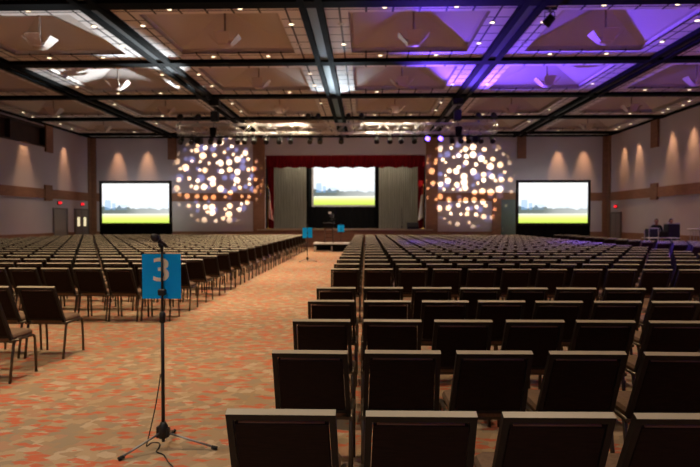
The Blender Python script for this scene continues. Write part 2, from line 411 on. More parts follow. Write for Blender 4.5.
o = struct('door_4', MB().box(8.55, 9.7, YB - .05, YB, 0, 2.97), M['gdoor'], 'tall slate door half behind the right screen', 'door')
MB().box(8.62, 8.66, YB - .12, YB - .05, .9, 1.2).build('door_handle', M['steel'], o)

def to_mesh(t):
    dg = bpy.context.evaluated_depsgraph_get(); dg.update()
    me = bpy.data.meshes.new_from_object(t.evaluated_get(dg))
    n = t.name.split('.')[0]; p = t.parent; mw = (t.location.copy(), t.rotation_euler.copy()); sc = t.scale.copy()
    for v in me.vertices: v.co.x *= sc.x; v.co.y *= sc.y
    bpy.data.objects.remove(t)
    o = bpy.data.objects.new(n, me); COL.objects.link(o); o.parent = p; o.location, o.rotation_euler = mw
def exit_sign(loc, rz, label):
    r = empty('exit_sign', loc, label, 'sign', 'exit signs over the doors', rz)
    MB().box(-.19, .19, 0, .07, -.11, .11, bev=.012).build('housing', M['exitbox'], r)
    cu = bpy.data.curves.new('exit_text', 'FONT'); cu.body = 'EXIT'; cu.size = .175; cu.align_x = 'CENTER'; cu.align_y = 'CENTER'; cu.extrude = .004; cu.offset = .004
    t = bpy.data.objects.new('lettering', cu); COL.objects.link(t); t.parent = r; t.location = (0, -.006, 0); t.rotation_euler = (math.pi / 2, 0, 0)
    cu.materials.append(M['exitred']); to_mesh(t)
exit_sign((XL + .07, 32.2, 2.66), -math.pi / 2 + math.pi, 'red lit exit sign over the plain grey door')
exit_sign((XL + .07, 34.8, 2.66), -math.pi / 2 + math.pi, 'red lit exit sign over the double door with lit panes')
exit_sign((XR - .07, 34.8, 2.50), -math.pi / 2, 'red lit exit sign over the door beyond the screen near the rack')

# ------------------------------------------------------------------ stage
struct('stage_floor', MB().box(OX0 - .3, OX1 + .3, YB - .9, 41.5, 0.98, OZ0).box(OX0 - .2, OX1 + .2, YB - .8, YB - .1, 0, .98), [M['wood']], 'raised stage with brick front', 'stage')
trim(MB().box(OX0 - .35, OX1 + .35, YB - .96, YB - .9, 1.03, OZ0 + .008), M['lipwood'], 'pale lip along the stage front', 'trim')
struct('wall_backstage', MB().box(OX0 - 2, OX1 + 2, 41.5, 41.8, 0, ZW).box(OX0 - 2.3, OX0 - 2, YB + .3, 41.8, 0, ZW).box(OX1 + 2, OX1 + 2.3, YB + .3, 41.8, 0, ZW).box(OX0 - 2.3, OX1 + 2.3, YB + .3, 41.8, ZW - .1, ZW),
       M['black'], 'black walls behind the stage curtains', 'wall')
def drape(name, x0, x1, y, z0, z1, folds, amp, m, label, cat, group=None, ztop_wave=0, zbot_wave=0):
    n = folds * 10; cols = []
    mb = MB(); ph = [random.uniform(-.5, .5) for _ in range(n + 1)]
    rows = 6
    grid = []
    for thick in (0, .03):
        for r in range(rows + 1):
            line = []
            for j in range(n + 1):
                t = j / n; a = amp * (0.7 + .3 * math.sin(j * .37 + ph[j // 10 * 10]))
                zb = z0 + zbot_wave * abs(math.sin(math.pi * t * folds / 4))
                z = zb + (z1 - zb) * r / rows
                line.append((x0 + (x1 - x0) * t, y + thick + a * math.sin(2 * math.pi * folds * t + .25 * math.sin(r)) * (1.1 - .25 * r / rows), z))
            grid.append(line)
    nr = rows + 1
    mb.loft(grid[:nr], 0, False, True, False); mb.loft(grid[nr:][::-1], 0, False, True, False)
    mb.loft([grid[0], grid[nr]][::-1], 0, False, True, False); mb.loft([grid[nr - 1], grid[-1]], 0, False, True, False)
    o = mb.build(name, m); return tag(o, label, cat, group)
drape('stage_curtain', -6.15, -3.95, 37.6, OZ0 + .02, 5.95, 20, .06, M['curtain'], 'grey-green curtain on the flag-striped, exit-door side of the stage', 'curtain', 'grey-green stage curtains')
drape('stage_curtain', .88, 3.55, 37.6, OZ0 + .02, 5.95, 22, .06, M['curtain'], 'grey-green curtain right of the stage screen, behind the microphone stand', 'curtain', 'grey-green stage curtains')
drape('valance', OX0 + .0, OX1 - .0, 36.55, 5.02, 5.95, 44, .05, M['red'], 'red velvet valance across the top of the stage', 'valance', zbot_wave=.08)
drape('side_drape', OX0 + .02, OX0 + .42, 36.9, OZ0 + .02, 5.6, 4, .07, M['red'], 'narrow red drape at the exit-door edge of the stage', 'drape', 'red stage edge drapes')
drape('side_drape', OX1 - .42, OX1 - .02, 36.9, OZ0 + .02, 5.6, 4, .07, M['red'], 'narrow red drape at the slate-door edge of the stage', 'drape', 'red stage edge drapes')
drape('masking_drape', -4.15, -3.80, 38.0, OZ0 + .02, 5.95, 4, .04, M['matte'], 'black masking drape on the exit-door side of the stage screen', 'drape', 'black masking drapes')
drape('masking_drape', .62, .95, 38.0, OZ0 + .02, 5.95, 4, .04, M['matte'], 'black masking drape on the slate-door side of the stage screen', 'drape', 'black masking drapes')
# stage screen
def screen(name, x0, x1, z0, z1, y, bw, label, group, depth=.06, skirt=None, bottom=0):
    cx = (x0 + x1) / 2
    r = empty(name, (cx, y, bottom), label, 'screen', group)
    p = MB().box(x0 - cx, x1 - cx, -.012, .012, 0, z1 - z0).build('picture', M['screen'], r, (0, 0, z0 - bottom))
    f = MB(); X0, X1, Z0, Z1 = x0 - cx, x1 - cx, z0 - bottom, z1 - bottom
    f.box(X0 - bw, X0, -depth, depth, Z0 - bw, Z1 + bw).box(X1, X1 + bw, -depth, depth, Z0 - bw, Z1 + bw).box(X0, X1, -depth, depth, Z1, Z1 + bw).box(X0, X1, -depth, depth, Z0 - bw, Z0)
    return r, f, (X0, X1, Z0, Z1)
r, f, q = screen('stage_screen', -3.60, .68, 2.72, 5.34, 39.2, .13, 'large bright stage screen showing a lawn and skyline', None, .03, bottom=OZ0)
f.build('screen_border', M['sheet'], r)
s = MB(); n = 60
for yy in (0, .03): pass
rings = []
for z, fl in ((0, .55), (.5, .12), (1.49, 0)):
    rings.append([(q[0] - .3 - fl * .3 + (q[1] - q[0] + .6 + fl * .6) * j / n, -.1 - fl * .3 - .03 * math.sin(j * 1.3), z + .01) for j in range(n + 1)])
s.loft(rings, 0, False, True, False)
s.build('screen_skirt', M['matte'], r)
MB().bar((q[0] - .13, .05, 0), (q[0] - .13, .05, 1.6), .06, .06, (0, 1, 0)).build('leg', M['black'], r)
MB().bar((q[1] + .13, .05, 0), (q[1] + .13, .05, 1.6), .06, .06, (0, 1, 0)).build('leg', M['black'], r)
for (x0, x1, lab) in ((-16.02, -11.90, 'black-framed side screen beside the exit doors'), (9.12, 13.2, 'black-framed side screen in front of the slate door')):
    r, f, q = screen('side_screen', x0, x1, 1.50, 3.90, 34.0, .16, lab, 'side projection screens', .05)
    f.build('screen_frame', M['black'], r)
    s = MB(); rings = []
    for z, fl in ((0.02, .1), (.7, .02), (1.36, 0)):
        rings.append([(q[0] - .14 + (q[1] - q[0] + .28) * j / n, -.06 - fl - .03 * math.sin(j * 1.1), z) for j in range(n + 1)])
    s.loft(rings, 0, False, True, False); s.build('screen_skirt', M['matte'], r)
    for x in (q[0] - .1, q[1] + .1):
        MB().box(x - .05, x + .05, 0, .1, 0, 1.4).box(x - .05, x + .05, -.1, .7, 0, .06).build('leg', M['black'], r)
# flags
def flag(x, flip, label):
    r = empty('flag', (x, 36.45, OZ0), label, 'flag', 'flags at the stage edges')
    MB().lathe([(.16, 0), (.16, .03), (.05, .06), (.02, .12)], 14).build('flag_base', M['gold'], r)
    p = MB().tube([(0, 0, .1), (0, 0, 2.75)], .016, 8).build('flag_pole', M['gold'], r)
    MB().lathe([(.0, 0), (.03, .04), (.015, .1), (.0, .16)], 8, c=(0, 0, 2.75)).build('finial', M['gold'], p)
    mb = MB(); nr, nc = 14, 16
    for a in range(nr):
        for b in range(nc):
            def P(i, j):
                t = i / nr; u = j / nc
                wdt = .10 + .24 * t
                return (flip * (.02 + wdt * u + .03 * math.sin(3 * t + u * 4)), -.06 + .07 * math.sin(u * 13 + t * 2), 2.62 - 1.85 * t - .25 * u * t)
            if flip > 0:
                mi = 2 if (a < 5 and b < 7) else (0 if (b + a // 3) % 4 < 2 else 1)
            else:
                mi = 0 if a < 3 else 1
            mb.add([P(a, b), P(a + 1, b), P(a + 1, b + 1), P(a, b + 1)], [(0, 1, 2, 3)], mi, True)
    mb.build('flag_cloth', [M['flagred'], M['flagwhite'], M['flagblue']], r)
flag(-6.32, 1, 'red and white striped flag on a pole at the stage edge')
flag(3.72, -1, 'mostly white flag on a pole at the stage edge')
# wedge and mic stand on the stage
r = empty('stage_monitor', (3.0, 36.0, OZ0), 'black wedge loudspeaker on stage in front of the curtain', 'speaker')
mb = MB(); mb.loft([[(x, -.22, 0), (x, .25, 0), (x, .25, .36), (x, .02, .42), (x, -.22, .15)] for x in (-.36, .36)], 0, True, False)
mb.build('cabinet', M['black'], r)
mb = MB(); mb.add([(-.32, -.205, .175), (.32, -.205, .175), (.32, .0, .41), (-.32, .0, .41)], [(0, 1, 2, 3)]); mb.xf(Matrix.Translation((0, -.006, .006)))
mb.add([(-.32, -.205, .165), (.32, -.205, .165), (.32, .0, .40), (-.32, .0, .40)], [(3, 2, 1, 0)])
mb.build('grille', M['rack'], r)

# ------------------------------------------------------------------ mic stands with numbered cards
def mic_stand(loc, label, feet, group='microphone stands with blue cards', h=1.5):
    r = empty('microphone_stand', loc, label, 'microphone stand', group)
    MB().lathe([(.018, -.045), (.034, -.04), (.034, .045), (.024, .06), (.018, .075)], 14, c=(0, 0, .13)).box(-.045, -.02, -.02, .02, .09, .17).box(.02, .045, -.02, .02, .10, .16).build('hub', M['black'], r)
    for fx, fy in feet:
        d = Vector((fx, fy, 0)); u = d.normalized()
        l = MB().tube([(u.x * .03, u.y * .03, .125), (d.x, d.y, .018)], .008, 8).build('leg', M['steel'] if group else M['black'], r)
        MB().tube([(d.x - u.x * .03, d.y - u.y * .03, .022), (d.x + u.x * .012, d.y + u.y * .012, .014)], .014, 8).build('rubber_foot', M['rubber'], l)
    MB().tube([(0, 0, .06), (0, 0, .98)], .013, 10).build('lower_tube', M['black'], r)
    MB().tube([(0, 0, .96), (0, 0, h - .04)], .0085, 10).build('upper_tube', M['black'], r)
    MB().lathe([(.012, -.04), (.022, -.03), (.022, .03), (.012, .045)], 12, c=(0, 0, .97)).build('clutch', M['black'], r)
    MB().box(-.026, .026, -.022, .016, 1.132, 1.178, bev=.006).build('card_clip', M['black'], r)
    c = MB().tube([(0, 0, h - .05), (0, 0, h - .015)], .012, 8).tube([(0.0, 0, h - .02), (-.012, -.01, h + .012)], .016, 10).build('microphone_clip', M['black'], r)
    return r
def microphone(loc, label, group='microphones on stands'):
    r = empty('microphone', loc, label, 'microphone', group)
    a, b, c, d = Vector((.026, .03, -.03)), Vector((-.012, -.012, .012)), Vector((-.018, -.022, .022)), Vector((-.050, -.056, .052))
    MB().tube([a, b, c], [.010, .0145, .02], 12).build('handle', M['black'], r)
    dirv = (d - c).normalized()
    MB().tube([c, c + dirv * .012, c + dirv * .035, c + dirv * .055, c + dirv * .066], [.02, .027, .029, .02, .004], 14).build('grille', M['rack'], r)
    return r
def card(loc, w, h, label, digit=None):
    r = empty('number_card', loc, label, 'sign', 'blue cards on microphone stands')
    MB().box(-w / 2, w / 2, -.003, .003, -h / 2, h / 2).build('panel', M['sign'], r)
    if digit:
        cu = bpy.data.curves.new('digit', 'FONT'); cu.body = digit; cu.size = .262; cu.align_x = 'CENTER'; cu.align_y = 'CENTER'; cu.extrude = .0008; cu.offset = .002
        t = bpy.data.objects.new('digit', cu); COL.objects.link(t); t.parent = r; t.location = (0, -.0045, .04); t.rotation_euler = (math.pi / 2, 0, 0); t.scale = (1.18, .92, 1)
        cu.materials.append(M['cream']); to_mesh(t)
    return r
MX, MY = -1.478, 4.06
mic_stand((MX, MY, 0), 'black tripod microphone stand standing in the near aisle', [(-.235, -.20), (.385, .0), (-.03, .32)])
microphone((MX, MY, 1.515), 'black microphone on the near stand above the 3 card')
card((MX - .012, MY + .022, 1.268), .284, .326, 'bright blue card with a cream number 3', '3')
mic_stand((-2.33, 22.6, 0), 'black tripod microphone stand in the aisle before the camera riser', [(-.3, -.2), (.36, .0), (0, .33)])
card((-2.33, 22.625, 1.17), .40, .42, 'plain blue card on the stand before the camera riser')
microphone((-2.33, 22.6, 1.51), 'black microphone on the stand before the camera riser')
mic_stand((-1.35, 31.0, 0), 'black tripod microphone stand behind the camera riser', [(-.3, -.2), (.36, .0), (0, .33)])
card((-1.35, 31.025, 1.22), .36, .40, 'plain blue card on the stand behind the camera riser')
mic_stand((2.30, 35.85, OZ0), 'black microphone stand on the stage beside the wedge speaker', [(-.25, -.18), (.3, .0), (0, .28)], h=1.35)
# cable on the floor
pts = [(MX - .014, MY - .014, .56), (MX - .02, MY - .014, .50), (MX - .06, MY, .30), (MX - .12, MY + .02, .07), (MX - .14, MY + .04, .008), (MX - .125, MY + .10, .008), (MX - .07, MY + .10, .008), (MX - .04, MY + .02, .008), (MX - .03, MY - .06, .008), (MX + .04, MY - .11, .008), (MX + .11, MY - .22, .008), (MX + .20, MY - .36, .008), (MX + .22, MY - .6, .008), (MX + .4, MY - 1.0, .008)]
def smooth_pts(p, k=6):
    out = []
    p = [Vector(a) for a in p]
    for i in range(len(p) - 1):
        a, b, c, d = p[max(i - 1, 0)], p[i], p[i + 1], p[min(i + 2, len(p) - 1)]
        for j in range(k):
            t = j / k
            out.append(0.5 * ((2 * b) + (c - a) * t + (2 * a - 5 * b + 4 * c - d) * t * t + (3 * b - a - 3 * c + d) * t ** 3))
    out.append(p[-1]); return out
tag(MB().tube(smooth_pts(pts), .0042, 6).build('microphone_cable', M['rubber']), 'thin black cable trailing from the near microphone stand across the carpet', 'cable')

# ------------------------------------------------------------------ camera riser
r = empty('riser', (-1.78, 30.2, 0), 'low black riser with a pale top edge in the aisle before the stage', 'riser')
MB().box(-.97, .97, -.6, .6, .40, .47).build('deck', M['white'], r)
MB().box(-.93, .93, -.55, .55, .30, .40).box(-.90, -.02, .45, .5, 0.0, .30).box(.05, .93, -.5, .5, .03, .30).build('skirt', M['matte'], r)
for x in (-.9, 0.0):
    for y in (-.5, .5): MB().tube([(x, y, 0), (x, y, .40)], .025, 8).build('leg', M['alu'], r)
MB().bar((-.9, -.5, .06), (0, -.5, .06), .03, .03).build('brace', M['alu'], r)
r = empty('tall_stool', (-1.95, 30.1, .47), 'tall dark wooden stool standing on the riser', 'stool')
MB().box(-.25, .25, -.2, .2, .72, .78, bev=.01).build('seat', M['stage'], r)
for sx in (-1, 1):
    for sy in (-1, 1):
        MB().bar((sx * .23, sy * .19, 0), (sx * .20, sy * .16, .73), .065, .065, (0, 1, 0)).build('leg', M['stage'], r)
mb = MB()
for z in (.28, .5):
    mb.bar((-.21, -.17, z), (.21, -.17, z), .03, .03).bar((-.21, .17, z), (.21, .17, z), .03, .03)
mb.build('stretcher', M['stage'], r)
r = empty('equipment_case', (-1.97, 30.1, 1.25), 'black equipment case lying on the tall stool', 'case')
MB().box(-.27, .27, -.2, .2, 0, .26, bev=.015).build('body', M['matte'], r)
MB().box(-.30, .30, -.22, .22, .26, .30, bev=.01).build('lid', M['rack'], r)
r = empty('video_camera', (-1.80, 30.1, 1.55), 'video camera on a short tripod above the black case', 'camera')
for a in (90, 210, 330):
    MB().tube([(.0, 0, .26), (.13 * math.cos(R(a)), .13 * math.sin(R(a)), 0)], .012, 6).build('leg', M['black'], r)
MB().box(-.10, .10, -.18, .16, .28, .46, bev=.02).build('body', M['rack'], r)
MB().tube([(0, .16, .37), (0, .30, .37)], [.06, .07], 12).build('lens', M['black'], r)
MB().box(-.16, -.02, -.16, -.10, .46, .56, bev=.01).build('viewfinder', M['paper'], r)
MB().tube([(.04, -.1, .30), (.2, -.3, .16)], .012, 6).build('pan_handle', M['black'], r)

# ------------------------------------------------------------------ chairs
def chair_parts(n=8, fine=True):
    P = {}
    # back plane: reclined
    B0, B1 = Vector((0, .055, .45)), Vector((0, -.150, .890))
    up = (B1 - B0).normalized(); nrm = Vector((0, up.z, -up.y))   # pointing forward
    L = (B1 - B0).length
    def bp(x, t, d): return Vector((x, 0, 0)) + B0 + up * (t * L) + nrm * d
    wt, wb = .226, .238
    def hw(t): return wb + (wt - wb) * t
    fr = MB(); fw, fd = .028, .017
    tz = 1 - .030 / L
    for s_ in (-1, 1):
        rings = []
        for t in (-.02, .5, tz):
            a = s_ * hw(t); b = s_ * (hw(t) - fw)
            q = [bp(a, t, -fd), bp(b, t, -fd), bp(b, t, fd), bp(a, t, fd)]
            rings.append(q if s_ > 0 else q[::-1])
        fr.loft(rings, 0, True, False)
    for (t0, t1) in ((tz, 1.0), (0.04, .09)):
        q = lambda x: [bp(x, t0, -fd), bp(x, t0, fd), bp(x, t1, fd), bp(x, t1, -fd)]
        fr.loft([q(-hw(t0)), q(hw(t0))], 0, True, False)
        if t1 == 1.0:   # pale top face, overhead light put into its colour
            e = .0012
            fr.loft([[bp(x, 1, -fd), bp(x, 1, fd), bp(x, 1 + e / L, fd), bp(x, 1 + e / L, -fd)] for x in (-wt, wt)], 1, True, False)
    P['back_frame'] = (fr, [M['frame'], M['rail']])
    pn = MB(); g = .005; iw = lambda t: hw(t) - fw - g
    t0, t1 = .10, 1 - .052 / L
    rings = []
    for d, ins in ((-.016, .003), (-.011, 0), (.013, 0), (.036, .02)):
        rings.append([bp(-iw(t0) + ins, t0 + ins / L, d), bp(iw(t0) - ins, t0 + ins / L, d), bp(iw(.5) - ins, .5, d), bp(iw(t1) - ins, t1 - ins / L, d), bp(-iw(t1) + ins, t1 - ins / L, d), bp(-iw(.5) + ins, .5, d)])
    pn.loft([r_[::-1] for r_ in rings][::-1], 0, True, False)
    pn.tube([bp(-iw(t1) + .015, t1, -.004), bp(iw(t1) - .015, t1, -.004)], .006, 6, 1)  # light catching the panel's top edge, painted as a paler line
    P['back_panel'] = (pn, [M['back'], M['lit_edge']])
    st = MB()
    X, y0, y1, c = .226, .055, .475, .045
    def ring(z, i):
        a, b, d = X - i, y0 + i, y1 - i
        return [(-a + c, b, z), (a - c, b, z), (a, b + c, z), (a, d - c, z), (a - c, d, z), (-a + c, d, z), (-a, d - c, z), (-a, b + c, z)]
    st.loft([ring(.425, .02), ring(.435, .004), ring(.46, 0), ring(.485, .012), ring(.495, .05)], 0, True, False)
    P['seat'] = (st, M['fabric'])
    sf = MB()
    for s_ in (-1, 1):
        sf.tube([(s_ * .238, .03, .425), (s_ * .238, .40, .425)], .0148, n)
    sf.bar((-.238, .09, .415), (.238, .09, .415), .03, .02).bar((-.238, .40, .415), (.238, .40, .415), .03, .02)
    sf.box(-.21, .21, .09, .44, .412, .428)
    P['seat_frame'] = (sf, M['gun'])
    legs = []
    for s_ in (-1, 1):
        x = s_ * .238
        legs.append(MB().tube([(x, .30, .425), (x, .40, .425), (x, .435, .412), (x, .452, .38), (x, .465, .18), (x, .472, 0)], .0148, n))
        legs.append(MB().tube([(x, .10, .425), (x, .075, .40), (x, .045, .25), (x, .0, 0)], .0148, n))
    P['legs'] = legs
    return P
CP = chair_parts(8)
CL = chair_parts(4)
def chair_master(label):
    r = empty('banquet_chair', (0, 0, 0), label, 'chair', 'rows of banquet chairs')
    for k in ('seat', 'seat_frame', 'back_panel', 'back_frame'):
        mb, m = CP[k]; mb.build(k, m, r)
    for l in CP['legs']: l.build('leg', M['gun'], r)
    return r
low = MB()
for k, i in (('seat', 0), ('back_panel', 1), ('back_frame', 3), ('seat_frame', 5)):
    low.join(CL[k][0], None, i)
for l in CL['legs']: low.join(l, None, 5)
LOWM = [M['fabric'], M['back'], M['lit_edge'], M['frame'], M['rail'], M['gun']]

spots = []   # (depth, x, y, label)
def side_label(side, row, seat):
    return 'dark banquet chair %s, %s' % (row, seat)
Zf = [2.296 + 1.0665 * k for k in range(5)]
Zm = [9.08 + 1.0665 * j for j in range(21)]
def visible(x, y):
    for p in ((x - .23, y - .16, .9), (x + .23, y - .16, .9), (x + .24, y + .45, .45), (x - .24, y + .45, .45), (x - .24, y + .45, 0), (x + .24, y + .45, 0)):
        q = px(p)
        if q and 0 <= q[0] <= 700 and 0 <= q[1] <= 467: return True
    return False
def rowname(kind, k):
    if kind == 'f': return 'in the back row' if k == 0 else '%s row from the back' % ORD[k + 1]
    return '%s row past the cross aisle' % ORD[k + 1]
rows = [('f', k, z) for k, z in enumerate(Zf)] + [('m', j, z) for j, z in enumerate(Zm)]
PW = .553
for kind, k, z in rows:
    y = z + .155
    for c in range(16):       # block right of the aisle
        x = -.613 + PW * (c + .5) + (random.uniform(-.008, .008) if k or kind == 'm' else (-.011, .010, .012, -.012)[min(c, 3)])
        spots.append((z, x, y + random.uniform(-.012, .012), 'dark banquet chair %s, %s seat right of the centre aisle' % (rowname(kind, k), ORD[c + 1])))
    for c in range(24):       # block left of the aisle
        if kind == 'f' and k < 3: continue
        x = (-3.61 if kind == 'f' else -3.22) - (.555 if kind == 'f' else .53) * (c + .5) + random.uniform(-.007, .007)
        if x < -15.7: continue
        spots.append((z, x, y + random.uniform(-.02, .02), 'dark banquet chair %s, %s seat left of the centre aisle' % (rowname(kind, k), ORD[c + 1])))
    for c in range(7):        # block along the right-hand wall
        x = 10.0 + PW * (c + .5)
        if kind == 'f' or z > 22.6 and x > 11.2: continue
        spots.append((z, x, y + random.uniform(-.015, .015), 'dark banquet chair %s, %s seat past the right side aisle' % (rowname(kind, k), ORD[c + 1])))
spots = [s_ for s_ in spots if visible(s_[1], s_[2])]
def seen_px(s_):   # how much of it the photo shows: row width times what clears the row in front
    return s_[0] + (2.0 if abs(s_[1]) > 12 else 0)
spots.sort(key=seen_px)
near, far = spots[:300], spots[300:]
print('CHAIRS', len(spots), 'far from', far[0][0] if far else None)
master = None; lowmesh = low.mesh('banquet_chair', LOWM)
for d, x, y, lab in near:
    rz = random.uniform(-.02, .02)
    if d > 15.4:
        o = bpy.data.objects.new('banquet_chair', lowmesh); COL.objects.link(o); o.location = (x, y, 0); o.rotation_euler = (0, 0, rz)
        tag(o, lab, 'chair', 'rows of banquet chairs')
    elif master is None:
        master = chair_master(lab); master.location = (x, y, 0); master.rotation_euler = (0, 0, rz)
    else:
        dup(master, (x, y, 0), lab, rz=rz)
if far:
    mb = MB()
    for d, x, y, lab in far:
        mb.join(low, Matrix.Translation((x, y, 0)) @ Matrix.Rotation(random.uniform(-.02, .02), 4, 'Z'))
    tag(mb.build('banquet_chairs', LOWM), 'distant rows of dark banquet chairs filling the hall up to the stage', 'chairs', 'rows of banquet chairs', 'stuff')

# ------------------------------------------------------------------ ceiling fixtures
def bay_name(i, k):
    return '%s coffer from the exit-door wall, %s coffer row from the stage' % (ORD[i + 1], ORD[7 - k])
pm = None; dm = None
dl = MB().lathe([(.080, 0), (.092, -.008), (.080, -.012), (.064, -.006)], 16, 0, caps=False).join(MB().lathe([(.0, -.004), (.07, -.004)], 16, 0, caps=False), None, 1)
dlm = dl.mesh('recessed_downlight', [M['trimring'], M['lamp']]); dloff = dl.mesh('recessed_downlight_unlit', [M['trimring'], M['lampoff']])
rl = random.Random(3)
SIDES = [('stage edge', 0, 1), ('audience edge', 0, -1), ('exit-door edge', -1, 0), ('rack-side edge', 1, 0)]
def pend_master(loc, lab):
    r = empty('pendant_fixture', loc, lab, 'ceiling fixture', 'pendant fixtures in the coffers')
    MB().tube([(0, 0, -.15), (0, 0, .98)], .028, 8).build('rod', M['rod'], r)
    MB().lathe([(.0, -.17), (.16, -.15), (.20, -.12), (.20, -.10), (.05, -.08)], 16, caps=False).build('hub', M['fix'], r)
    for a in range(4):
        mt = Matrix.Rotation(math.pi / 2 * a, 4, 'Z')
        mb = MB()
        p0, p1 = Vector((0, -.17, -.10)), Vector((0, -.43, .17))
        d = (p1 - p0); nn = Vector((0, -d.z, d.y)).normalized() * .012
        q = []
        for s_, w in ((p0, .15), (p1, .22)):
            q.append([s_ + Vector((-w, 0, 0)) - nn, s_ + Vector((w, 0, 0)) - nn, s_ + Vector((w, 0, 0)) + nn, s_ + Vector((-w, 0, 0)) + nn])
        mb.loft(q, 0, True, False); mb.xf(mt)
        mb.build('panel', M['fix'], r)
    return r
for k in (3, 4, 5, 6):
    for i in range(6):
        x0, x1, y0, y1 = X_LINES[i], X_LINES[i + 1], Y_LINES[k], Y_LINES[k + 1]
        cx, cy = (x0 + x1) / 2, (y0 + y1) / 2
        nm = bay_name(i, k)
        q = px((cx, cy, 6.9))
        if q and -15 < q[0] < 715 and q[1] > -10:
            lab = 'angled-panel pendant in %s' % nm
            if pm is None: pm = pend_master((cx, cy, ZC - .18), lab)
            else: dup(pm, (cx, cy, ZC - .18), lab)
        for sn, sx, sy in SIDES:
            for s_ in (-1, 1):
                x = cx + (s_ * .9 if sx == 0 else sx * ((x1 - x0) / 2 - .68)); y = cy + (s_ * .9 if sy == 0 else sy * ((y1 - y0) / 2 - .52))
                q = px((x, y, ZC))
                if not q or not (0 < q[0] < 700) or q[1] < 0: continue
                lit = rl.random() < (.95 if sx == 0 else .75) - (.13 * (k - 3) if k > 3 else 0)
                o = bpy.data.objects.new('recessed_downlight', dlm if lit else dloff); COL.objects.link(o); o.location = (x, y, ZC)
                side2 = ('rack side' if s_ > 0 else 'door side') if sx == 0 else ('nearer stage' if s_ > 0 else 'farther from stage')
                tag(o, '%s downlight, %s, %s, %s coffer from exit-door wall, %s row from stage' % ('lit' if lit else 'unlit', sn, side2, ORD[i + 1], ORD[7 - k]), 'downlight', 'recessed downlights')

# ------------------------------------------------------------------ lighting truss and lamps on it
TY, TZ = 24.5, 5.62
TX0, TX1 = -8.15, 5.6
r = empty('lighting_truss', (0, TY, TZ), 'long aluminium box truss hung across the hall before the stage', 'truss')
h = .19
for sy in (-1, 1):
    for sz in (-1, 1):
        MB().tube([(TX0, sy * h, sz * h), (TX1, sy * h, sz * h)], .026, 8).build('chord', M['alu'], r)
lat = MB(); n = 34; st = (TX1 - TX0) / n
for i in range(n):
    a, b = TX0 + st * i, TX0 + st * (i + 1)
    s1 = 1 if i % 2 else -1
    for sy in (-1, 1): lat.tube([(a, sy * h, -s1 * h), (b, sy * h, s1 * h)], .014, 5)
    for sz in (-1, 1): lat.tube([(a, -s1 * h, sz * h), (b, s1 * h, sz * h)], .014, 5)
for x in (TX0, TX0 + (TX1 - TX0) * .25, (TX0 + TX1) / 2, TX0 + (TX1 - TX0) * .75, TX1):
    for sy in (-1, 1): lat.tube([(x, sy * h, -h), (x, sy * h, h)], .02, 6)
    for sz in (-1, 1): lat.tube([(x, -h, sz * h), (x, h, sz * h)], .02, 6)
lat.build('lattice', M['alu'], r)
for x, lab in ((-6.55, 'black chain hoist above the exit-door end of the truss'), (3.95, 'black chain hoist above the purple lamps of the truss')):
    r = empty('chain_hoist', (x, TY, TZ), lab, 'hoist', 'chain hoists holding the truss')
    MB().box(-.16, .16, -.14, .14, .32, .78, bev=.03).build('motor', M['black'], r)
    MB().tube([(0, 0, .78), (0, 0, ZC - TZ - .14)], .02, 6).build('chain', M['black'], r)
    MB().box(-.22, .22, -.18, .18, ZC - TZ - .40, ZC - TZ - .14, bev=.03).build('beam_clamp', M['black'], r)
    MB().lathe([(.0, -.45), (.13, -.42), (.16, -.1), (.13, -.08)], 12, caps=False, c=(0, -.3, .1)).build('chain_bag', M['matte'], r)
    mb = MB()
    mb.tube([(0, 0, .34), (0, -.2, .2), (0, -.2, -.2)], .012, 6).tube([(0, 0, .34), (0, .2, .2), (0, .2, -.2)], .012, 6); mb.build('sling', M['black'], r)
def par_master(name, loc, lab, lens, grp, aim=(0, -.7, -.7), upright=False):
    r = empty(name, loc, lab, 'stage lamp', grp)
    a = Vector(aim).normalized()
    c = -a * .13
    MB().tube([c, c + a * .03, c + a * .18, c + a * .19, c + a * .27], [.05, .10, .105, .115, .115], 14).build('can', M['black'], r)
    e = c + a * .272
    MB().tube([e, e + a * .004], [.105, .105], 14).build('lens', lens, r)
    s_ = -1 if upright else 1
    sd = Vector((1, 0, 0))
    mb = MB(); mb.bar(Vector((-.125, 0, 0)), Vector((-.125, 0, s_ * .2)), .01, .03, (0, 1, 0)).bar(Vector((.125, 0, 0)), Vector((.125, 0, s_ * .2)), .01, .03, (0, 1, 0)).bar(Vector((-.13, 0, s_ * .2)), Vector((.13, 0, s_ * .2)), .03, .01)
    mb.build('yoke', M['black'], r)
    MB().box(-.03, .03, -.03, .03, min(s_ * .2, s_ * .30), max(s_ * .2, s_ * .30)).build('clamp', M['steel'], r)
    return r
def tx(p): return (p - 365) / F * TY
lower = [181, 192, 211, 220, 238, 245, 254.5, 266.6, 279.6, 290.7, 310, 320, 341, 376, 389, 400, 413, 425, 437.7, 450, 458.6, 466, 478, 489.5]
upper = [180, 198, 308, 318, 348, 361, 476, 491]
pl = pp = pu = None
cl_, cp_ = 0, 0
for p in lower:
    loc = (tx(p), TY - .19, TZ - .52)
    if p in (425, 437.7):
        cp_ += 1; lab = 'glowing purple stage lamp under the truss, %s the hoist' % ('farther from' if p == 425 else 'nearer')
        if pp is None: pp = par_master('stage_lamp', loc, lab, M['purple'], 'purple lamps under the truss', (.25, -1, .25))
        else: dup(pp, loc, lab)
    else:
        cl_ += 1; lab = 'black stage lamp hanging under the truss, %s from its exit-door end' % ORD[cl_]
        if pl is None: pl = par_master('stage_lamp', loc, lab, M['lens'], 'black lamps under the truss')
        else: dup(pl, loc, lab)
